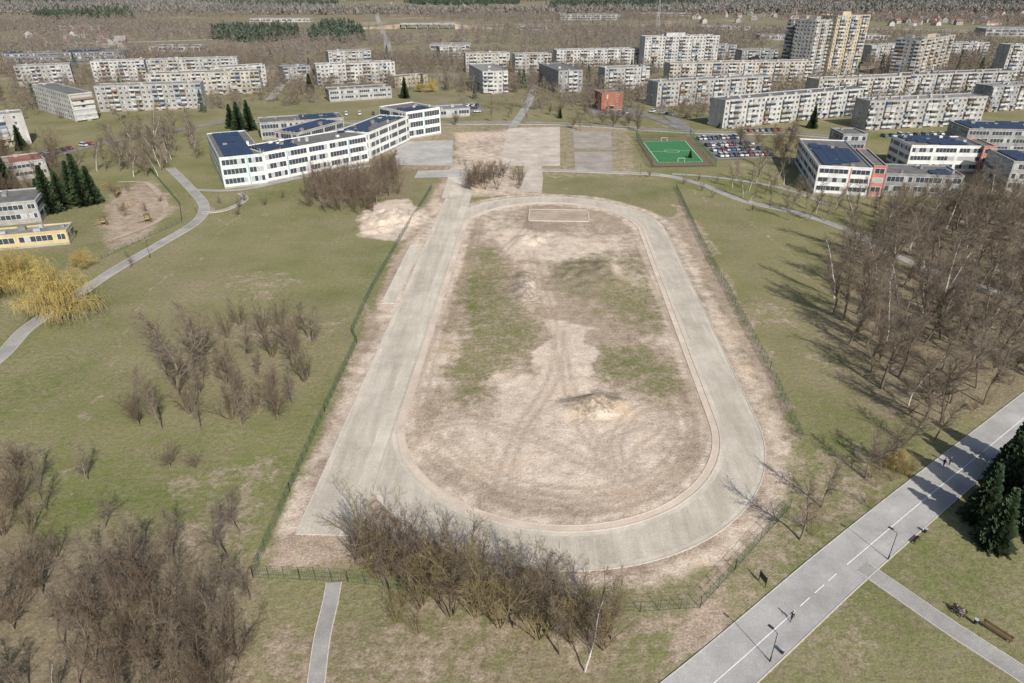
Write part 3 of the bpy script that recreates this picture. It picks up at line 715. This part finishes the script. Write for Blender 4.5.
# ---------------------------------------------------------------- distant trees (merged masses)
def mass(name,pts,hs,nleaf,size,mat,conifer=False,seed=0,wd=.14):
    r=np.random.default_rng(seed); n=len(pts)
    if n==0: return
    pts=np.array(pts);hs=np.array(hs)
    M=n*nleaf; base=np.repeat(pts,nleaf,0); hh=np.repeat(hs,nleaf)
    th_=r.random(M)*6.283; zf=r.random(M)
    if conifer: rad=(1-zf)**.9*.2*hh*(.6+.5*r.random(M)); zz=hh*(.06+.94*zf)
    else:
        zf=.18+.82*zf; rad=np.sin(np.clip((zf-.12)/.9,0,1)*np.pi)**.7*.30*hh*np.sqrt(r.random(M)); zz=hh*zf
    c=np.stack([base[:,0]+rad*np.cos(th_),base[:,1]+rad*np.sin(th_),zz],-1)
    d=r.normal(size=(M,3)); d[:,2]=np.abs(d[:,2])+.8; d/=np.linalg.norm(d,axis=1)[:,None]
    e=r.normal(size=(M,3)); e-=d*(e*d).sum(1)[:,None]; e/=np.linalg.norm(e,axis=1)[:,None]
    sz=size*(.6+.8*r.random(M))[:,None]; wid=wd if not conifer else .5
    v=np.stack([c-d*sz*.5-e*sz*wid*.5,c-d*sz*.5+e*sz*wid*.5,c+d*sz*.5],1).reshape(-1,3)
    tv=np.stack([np.stack([pts[:,0]-.15,pts[:,1],0*hs],-1),np.stack([pts[:,0]+.15,pts[:,1],0*hs],-1),np.stack([pts[:,0],pts[:,1],hs],-1)],1).reshape(-1,3)
    v=np.concatenate([v,tv]).astype(np.float32); k=len(v)
    me=bpy.data.meshes.new(name); me.vertices.add(k); me.vertices.foreach_set('co',v.ravel()); me.loops.add(k); me.loops.foreach_set('vertex_index',np.arange(k,dtype=np.int32))
    me.polygons.add(k//3); me.polygons.foreach_set('loop_start',np.arange(0,k,3,dtype=np.int32)); me.update(calc_edges=True); me.materials.append(mat); link(bpy.data.objects.new(name,me))
m_far=leafm('distant_bare_crowns',(.155,.13,.11),(.23,.20,.17)); m_farc=leafm('distant_conifers',(.05,.07,.05),(.085,.11,.075)); m_far2=leafm('town_tree_crowns',(.14,.112,.088),(.205,.17,.13)); m_far3=leafm('horizon_forest',(.16,.15,.135),(.22,.21,.19))  # distant crowns, conifers and horizon forest coloured paler to paint in aerial haze
def rndpts(poly,n,seed,h,avoid=True,clump=None,ct=-.1):
    rd=random.Random(seed); x0=min(a for a,_ in poly);x1=max(a for a,_ in poly);y0=min(b for _,b in poly);y1=max(b for _,b in poly); o=[];hh=[];t=0
    fts=FOOT if avoid else []
    while len(o)<n and t<n*12:
        t+=1; x,y=rd.uniform(x0,x1),rd.uniform(y0,y1)
        if not inside(x,y,poly): continue
        if clump and math.sin(x/clump+1.3*math.sin(y/clump*.7))+math.sin(y/clump*1.7+x/clump*.3)+rd.gauss(0,.25)<ct: continue
        if any(abs(f[0][0]-x)<90 and abs(f[0][1]-y)<90 and inside(x,y,f) for f in fts): continue
        o.append((x,y));hh.append(rd.uniform(*h))
    return o,hh
P1=PL([(-150,118),(-150,58),(1180,58),(1180,118),(1000,118),(700,122),(640,112),(460,110),(440,92),(250,110),(120,122)])
o,h=rndpts(P1,3300,1,(6,13),clump=28,ct=-.7); mass('town_trees',o,h,110,1.5,m_far2,seed=1)
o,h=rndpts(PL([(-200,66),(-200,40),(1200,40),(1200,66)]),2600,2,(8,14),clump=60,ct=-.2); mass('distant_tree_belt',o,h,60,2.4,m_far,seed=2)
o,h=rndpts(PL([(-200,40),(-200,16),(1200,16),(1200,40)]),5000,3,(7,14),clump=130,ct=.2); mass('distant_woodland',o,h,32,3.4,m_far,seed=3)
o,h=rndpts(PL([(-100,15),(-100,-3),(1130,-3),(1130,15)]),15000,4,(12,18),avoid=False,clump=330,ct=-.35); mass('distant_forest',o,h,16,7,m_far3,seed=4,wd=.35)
o=[];h=[]
for i,(pl,n_) in enumerate([([(40,22),(80,19),(135,20),(130,13),(70,11),(30,15)],260),([(205,42),(260,44),(300,38),(285,31),(235,30)],260),([(308,42),(345,44),(365,40),(358,31),(325,29)],230),([(540,8),(620,11),(720,8),(690,4),(560,4)],500),([(850,7),(1000,8),(1060,3),(850,2)],600),([(220,10),(330,9),(340,5),(200,4)],500),([(0,7),(80,7),(90,2),(0,2)],500),([(420,5),(520,6),(520,2),(400,2)],400)]):
    a,b_=rndpts(PL(pl),n_,30+i,(10,19),avoid=False,clump=50,ct=-.6); o+=a;h+=b_
mass('distant_conifer_stand',o,h,30,4.5,m_farc,True,seed=5)
o,h=rndpts(P1,90,77,(8,14)); mass('town_conifers',o,h,220,1.3,m_farc,True,seed=6)

# ---------------------------------------------------------------- cars
m_tyre=simple('tyre_rubber',(.03,.03,.03),.8,.1)
def car_mesh(col,i,van=False):
    pt=simple('car_paint_%d'%i,col,.3,.05,1,spec=.6); mb=MB(); hw=.88
    prof=[(-2.2,.35),(-2.2,.8),(-2.0,.95),(-1.0,1.0),(1.6,1.0),(2.1,.95),(2.2,.75),(2.2,.35)]
    n=len(prof)
    for s in(-1,1):
        k=len(mb.v); mb.v+=[(x,s*hw,z) for x,z in prof]; mb.f.append(tuple(range(k,k+n)) if s<0 else tuple(range(k+n-1,k-1,-1))); mb.m.append(mb.mi(pt))
    for j in range(n):
        a,b_=prof[j],prof[(j+1)%n]; mb.quad((a[0],-hw,a[1]),(a[0],hw,a[1]),(b_[0],hw,b_[1]),(b_[0],-hw,b_[1]),pt)
    c=[(-1.0,1.0),(-.35,1.45),(1.1,1.45),(1.85,1.0)] if not van else [(-1.4,1.0),(-.9,1.85),(2.0,1.85),(2.15,1.0)]
    iw=.72
    mb.quad((c[0][0],-hw+.05,c[0][1]),(c[0][0],hw-.05,c[0][1]),(c[1][0],iw,c[1][1]),(c[1][0],-iw,c[1][1]),m_glass)
    mb.quad((c[1][0],-iw,c[1][1]),(c[1][0],iw,c[1][1]),(c[2][0],iw,c[2][1]),(c[2][0],-iw,c[2][1]),pt)
    mb.quad((c[2][0],-iw,c[2][1]),(c[2][0],iw,c[2][1]),(c[3][0],hw-.05,c[3][1]),(c[3][0],-hw+.05,c[3][1]),m_glass)
    for s in(-1,1):
        mb.quad((c[0][0],s*(hw-.05),1.0),(c[1][0],s*iw,c[1][1]),(c[2][0],s*iw,c[2][1]),(c[3][0],s*(hw-.05),1.0),m_glass)
        for xx in(-1.35,1.35): mb.tube((xx,s*(hw-.18),.33),(xx,s*(hw+.03),.33),.33,.33,12,m_tyre,True)
        mb.box(-2.23,-2.18,s*.6-.18,s*.6+.18,.62,.78,m_frame); mb.box(.35,.42,s*iw-.03,s*iw+.03,1.0,1.44,pt)
    return mb.mesh('car_mesh')
CM=[car_mesh(c,i,i==5) for i,c in enumerate([(.6,.6,.6),(.03,.03,.035),(.35,.36,.38),(.3,.03,.03),(.05,.1,.22),(.65,.65,.65)])]
rd=random.Random(9)
def carrow(a,b_,n,fill=.75):
    A_=P(*a);B_=P(*b_); d=math.atan2(B_[1]-A_[1],B_[0]-A_[0])+math.pi/2
    for i in range(n):
        if rd.random()>fill: continue
        t=(i+.5)/n; inst('parked_car',rd.choice(CM),(A_[0]+(B_[0]-A_[0])*t,A_[1]+(B_[1]-A_[1])*t,Z[0]+.01),d+rd.uniform(-.03,.03))
carrow((697,140),(742,138),10,.9); carrow((705,146.5),(753,144.5),11,.8); carrow((711,151.5),(762,149.5),11,.8); carrow((718,157),(772,155),11,.85)
carrow((650,112),(690,118),8); carrow((740,132),(800,130),10); carrow((470,104),(482,118),4); carrow((590,112),(640,114),6); carrow((30,158),(100,143),10); carrow((880,137),(960,134),10); carrow((270,118),(380,114),8)
carrow((442,108),(480,106),7); carrow((120,118),(190,116),10); carrow((820,110),(900,106),10)

# ---------------------------------------------------------------- street furniture
m_dk=simple('dark_steel',(.035,.035,.04),.5,.1); m_wood=simple('bench_wood',(.14,.08,.045),.7,.25,4)
def lamp():
    mb=MB(); mb.tube((0,0,0),(0,0,.9),.11,.09,8,m_dk,True); mb.tube((0,0,.9),(0,0,5.2),.06,.045,8,m_dk); mb.tube((0,0,5.2),(.9,0,5.4),.04,.035,6,m_dk)
    mb.box(.6,1.35,-.16,.16,5.36,5.46,m_dk); mb.box(.7,1.28,-.12,.12,5.34,5.36,m_frame); return mb.mesh('lamp_mesh')
LM=lamp(); PD=math.atan2(P(890,526)[1]-P(770,628)[1],P(890,526)[0]-P(770,628)[0])
for u,v in[(770,662),(888,560),(978,482)]:
    x,y=P(u,v); inst('street_lamp',LM,(x,y,0),PD+math.pi/2,1)
for u,v in[(455,150),(565,165),(640,178),(770,208),(860,238),(60,318),(150,258),(690,134)]:
    x,y=P(u,v); inst('street_lamp',LM,(x,y,0),1.5,1)
def bench(L=1.9):
    mb=MB()
    for i in range(4): mb.box(-L/2,L/2,-.22+i*.12,-.12+i*.12,.43,.47,m_wood)
    for i in range(3): mb.box(-L/2,L/2,.27+i*.03,.30+i*.03,.55+i*.13,.65+i*.13,m_wood)
    for s in(-1,1):
        x=s*(L/2-.2); mb.box(x-.04,x+.04,-.22,-.14,.02,.43,m_dk); mb.box(x-.04,x+.04,.2,.27,.02,.43,m_dk); mb.box(x-.04,x+.04,-.22,.25,.39,.425,m_dk); mb.box(x-.04,x+.04,.3,.34,.40,.95,m_dk)
    return mb.mesh('bench_mesh')
BM_=bench(); BL=bench(3.6)
BA=math.atan2(P(1024,676)[1]-P(905,597)[1],P(1024,676)[0]-P(905,597)[0])
bx,by=P(958,613); inst('park_bench',BM_,(bx,by,0),BA)
x,y=P(996,634); inst('park_bench',BL,(x,y,0),BA)
x,y=P(915,541); inst('park_bench',BM_,(x,y,0),PD+math.pi)
def bin_():
    mb=MB(); mb.tube((0,0,.15),(0,0,.85),.2,.26,10,m_dk,True); mb.tube((0,0,.0),(0,0,.2),.05,.05,6,m_dk); mb.tube((0,0,.85),(0,0,.9),.28,.28,10,m_rail,True); return mb.mesh('bin_mesh')
BN=bin_()
for u,v in[(925,533),(975,624),(782,654)]: x,y=P(u,v); inst('litter_bin',BN,(x,y,0))
mb=MB(); mb.box(-.8,.8,-.05,.05,.8,1.8,m_dk); mb.box(-.72,.72,-.07,-.052,.88,1.72,m_rail)
for s in(-1,1): mb.box(s*.72-.05,s*.72+.05,-.045,.045,0,1.95,m_dk)
o=mb.obj('information_board'); x,y=P(762,584); o.location=(x,y,0); o.rotation_euler=(0,0,PD+1.2)
mb=MB()
for s in(-1,1):
    mb.tube((s*1.5,0,0),(s*1.5,0,2),.06,.06,6,m_white); mb.tube((s*1.5,0,2),(s*1.5,1,0),.03,.03,4,m_white)
mb.tube((-1.5,0,2),(1.5,0,2),.06,.06,6,m_white); gme=mb.mesh('goal_mesh')
for (a,b_),r in (((pc[0],pc[1]),0),((pc[2],pc[3]),math.pi)): inst('football_goal',gme,((a[0]+b_[0])/2,(a[1]+b_[1])/2,.02),r)
mb=MB(); m_play=simple('play_red',(.42,.12,.07),.5,.1); m_play2=simple('play_yellow',(.5,.38,.10),.5,.1)
for s in(-1,1):
    for k in(-1,1): mb.tube((s*2,k*.9,0),(s*2,0,2.4),.06,.06,6,m_play)
mb.tube((-2,0,2.4),(2,0,2.4),.06,.06,6,m_play2)
for s in(-.8,.8):
    for k in(-.22,.22): mb.tube((s+k,0,2.4),(s+k,0,.55),.015,.015,3,m_dk)
    mb.box(s-.25,s+.25,-.12,.12,.5,.55,m_play2)
sw=mb.mesh('swing_mesh')
mb=MB(); mb.box(-.8,.8,-.8,.8,1.3,1.4,m_play2)
for i in(-1,1):
    for j in(-1,1): mb.box(i*.8-.06,i*.8+.06,j*.8-.06,j*.8+.06,0,2.6,m_wood)
for a,b_ in(((-1,-1),(1,-1)),((1,-1),(1,1)),((1,1),(-1,1)),((-1,1),(-1,-1))): mb.tri((a[0],a[1],2.6),(b_[0],b_[1],2.6),(0,0,3.3),m_wood)
mb.quad((.8,-.4,1.4),(.8,.4,1.4),(3,.4,.2),(3,-.4,.2),m_play2); mb.box(-1.3,-.8,-.4,.4,0,1.0,m_wood); sl=mb.mesh('slide_mesh')
for me_,nm,u,v in[(sw,'playground_swing',130,208),(sl,'playground_slide',118,195),(sl,'playground_slide',148,222),(sw,'playground_swing',105,190),(sl,'playground_slide',104,225)]:
    x,y=P(u,v); inst(nm,me_,(x,y,0),u,1.0)

# ---------------------------------------------------------------- people
def person(x,y,rz,pose,top,leg,hair,z=0):
    m,nt,b=newmat('clothing'); tc=nt.nodes.new('ShaderNodeTexCoord'); sx=nt.nodes.new('ShaderNodeSeparateXYZ'); nt.links.new(tc.outputs['Object'],sx.inputs[0])
    hipz=.95 if pose=='walk' else .52
    cr=nt.nodes.new('ShaderNodeValToRGB'); cr.color_ramp.interpolation='CONSTANT'; e=cr.color_ramp.elements
    tot=hipz+.62
    e[0].position=0; e[0].color=(.03,.03,.03,1); e[1].position=.09/2; e[1].color=(*leg,1)
    q=e.new((hipz+.03)/2); q.color=(*top,1); q=e.new((tot-.08)/2); q.color=(.5,.32,.24,1)
    mt=nt.nodes.new('ShaderNodeMath'); mt.operation='DIVIDE'; mt.inputs[1].default_value=2; nt.links.new(sx.outputs[2],mt.inputs[0]); nt.links.new(mt.outputs[0],cr.inputs[0]); nt.links.new(cr.outputs[0],b.inputs['Base Color']); b.inputs['Roughness'].default_value=.85
    V=[];E=[];Rr=[]
    def v(p,r,par=None):
        V.append(p);Rr.append(r); 
        if par is not None:E.append((par,len(V)-1))
        return len(V)-1
    pel=v((0,0,hipz),.15); sp_=v((0,.0,hipz+.22),.14,pel); ch=v((.0,0,hipz+.42),.17,sp_); nk=v((0.01,0,hipz+.56),.065,ch); v((.02,0,hipz+.66),.06,nk)
    for s in(-1,1):
        if pose=='walk':
            f=s*.24; hp=v((0,s*.09,hipz-.05),.10,pel); kn=v((f*.6+.05,s*.1,.5),.065,hp); an=v((f*1.1-(.05 if f<0 else 0),s*.1,.09),.045,kn); v((f*1.1+.16,s*.11,.04),.04,an)
        else:
            hp=v((.05,s*.1,hipz-.01),.10,pel); kn=v((.45,s*.12,hipz),.07,hp); an=v((.48,s*.12,.09),.045,kn); v((.66,s*.13,.04),.04,an)
        sh=v((0,s*.2,hipz+.45),.065,ch)
        fx=-s*.16 if pose=='walk' else .2
        el=v((fx*.5-.03,s*.25,hipz+.17),.045,sh); wr=v((fx+.05,s*.23,hipz-.04 if pose=='walk' else hipz+.1),.03,el); pa=v((fx+.08,s*.23,(hipz-.12 if pose=='walk' else hipz+.09)),.028,wr)
        for k in range(4): v((fx+.06+.022*k,s*.235,(hipz-.2+abs(k-1.5)*.01) if pose=='walk' else hipz+.06),.009,pa)
        v((fx+.13,s*.21,hipz-.13 if pose=='walk' else hipz+.1),.009,pa)
    me=bpy.data.meshes.new('body'); me.from_pydata(V,E,[]); me.materials.append(m)
    o=bpy.data.objects.new('body',me); link(o); md=o.modifiers.new('skin','SKIN'); o.modifiers.new('sub','SUBSURF').levels=1; o.modifiers['sub'].render_levels=1
    sv=me.skin_vertices[0].data
    for i,r in enumerate(Rr): sv[i].radius=(r,r)
    sv[0].use_root=True
    root=bpy.data.objects.new('person',None); link(root); root.location=(x,y,z); root.rotation_euler=(0,0,rz); o.parent=root
    bm=bmesh.new(); bmesh.ops.create_uvsphere(bm,u_segments=14,v_segments=10,radius=.115)
    for w in bm.verts: w.co.z*=1.18; w.co.y*=.85; w.co.z+=hipz+.75; w.co.x+=.03
    nf=len(bm.faces); bmesh.ops.create_cone(bm,segments=5,radius1=.022,radius2=.004,depth=.05,cap_ends=True,matrix=Matrix.Translation((.15,0,hipz+.74))@Matrix.Rotation(1.57,4,'Y'))
    hm=bpy.data.meshes.new('head'); bm.to_mesh(hm); bm.free()
    hm.materials.append(simple('skin_tone',(.5,.32,.24),.6,.08)); hm.materials.append(simple('hair_%s'%hair,{'d':(.03,.02,.015),'b':(.25,.16,.08)}[hair],.8,.2)); hm.materials.append(m_dk)
    for f in hm.polygons:
        c=f.center
        if f.index<nf and (c.z>hipz+.80 or c.x<.0): f.material_index=1
    h=bpy.data.objects.new('head',hm); link(h); h.parent=root
    mbf=MB()
    for s in(-1,1): mbf.box(.128,.14,s*.035-.012,s*.035+.012,hipz+.755,hipz+.77,m_dk); mbf.box(.0,.05,s*.098-.012,s*.098+.012,hipz+.71,hipz+.77,simple('skin_tone',(.5,.32,.24)))
    mbf.box(.125,.138,-.025,.025,hipz+.69,hipz+.70,simple('lips',(.35,.12,.1)))
    fo=mbf.obj('face_features'); fo.parent=root
for u,v,dr,tp,lg,hr in[(943,467,PD,(.03,.03,.04),(.04,.05,.09),'d'),(949,465,PD,(.08,.08,.1),(.03,.03,.03),'b'),(791,621,PD+math.pi,(.03,.035,.05),(.03,.03,.035),'d'),(486,131,1,(.1,.1,.3),(.05,.05,.05),'d'),(770,206,2,(.3,.05,.05),(.04,.04,.06),'b'),(196,212,.8,(.05,.05,.05),(.1,.1,.15),'d')]:
    x,y=P(u,v); person(x,y,dr,'walk',tp,lg,hr,.06)
c,s=math.cos(BA),math.sin(BA)
for k,tp in((-.4,(.04,.04,.05)),(.4,(.25,.24,.25))):
    person(bx+c*k,by+s*k,BA-math.pi/2,'sit',tp,(.04,.045,.07),'d')

# ---------------------------------------------------------------- light, sky, camera
sd=Vector((.42,-.91,0)).normalized(); el=math.radians(38)
sv=Vector((sd.x*math.cos(el),sd.y*math.cos(el),math.sin(el)))
l=bpy.data.lights.new('sun','SUN'); l.energy=5.0; l.angle=math.radians(.5); l.color=(1,.955,.89)
so=link(bpy.data.objects.new('sun',l)); so.rotation_euler=(-sv).to_track_quat('-Z','Y').to_euler(); so.location=(100,-100,150)
w=bpy.data.worlds.new('World'); SC.world=w; w.use_nodes=True; nt=w.node_tree; bg=nt.nodes['Background']
sk=nt.nodes.new('ShaderNodeTexSky'); sk.sky_type='NISHITA'; sk.sun_disc=False; sk.sun_elevation=el; sk.sun_rotation=math.atan2(sv.x,sv.y); sk.dust_density=2
nt.links.new(sk.outputs[0],bg.inputs[0]); bg.inputs[1].default_value=.11
SC.view_settings.view_transform='Standard'; SC.view_settings.look='None'; SC.view_settings.exposure=0
cam=bpy.data.cameras.new('camera'); cam.lens=24.0; cam.sensor_width=36; cam.clip_end=20000; cam.clip_start=.5
co_=link(bpy.data.objects.new('camera',cam)); co_.location=(0,0,H); co_.rotation_euler=(math.pi/2-PITCH,0,0); SC.camera=co_
print('objects',len(bpy.data.objects))
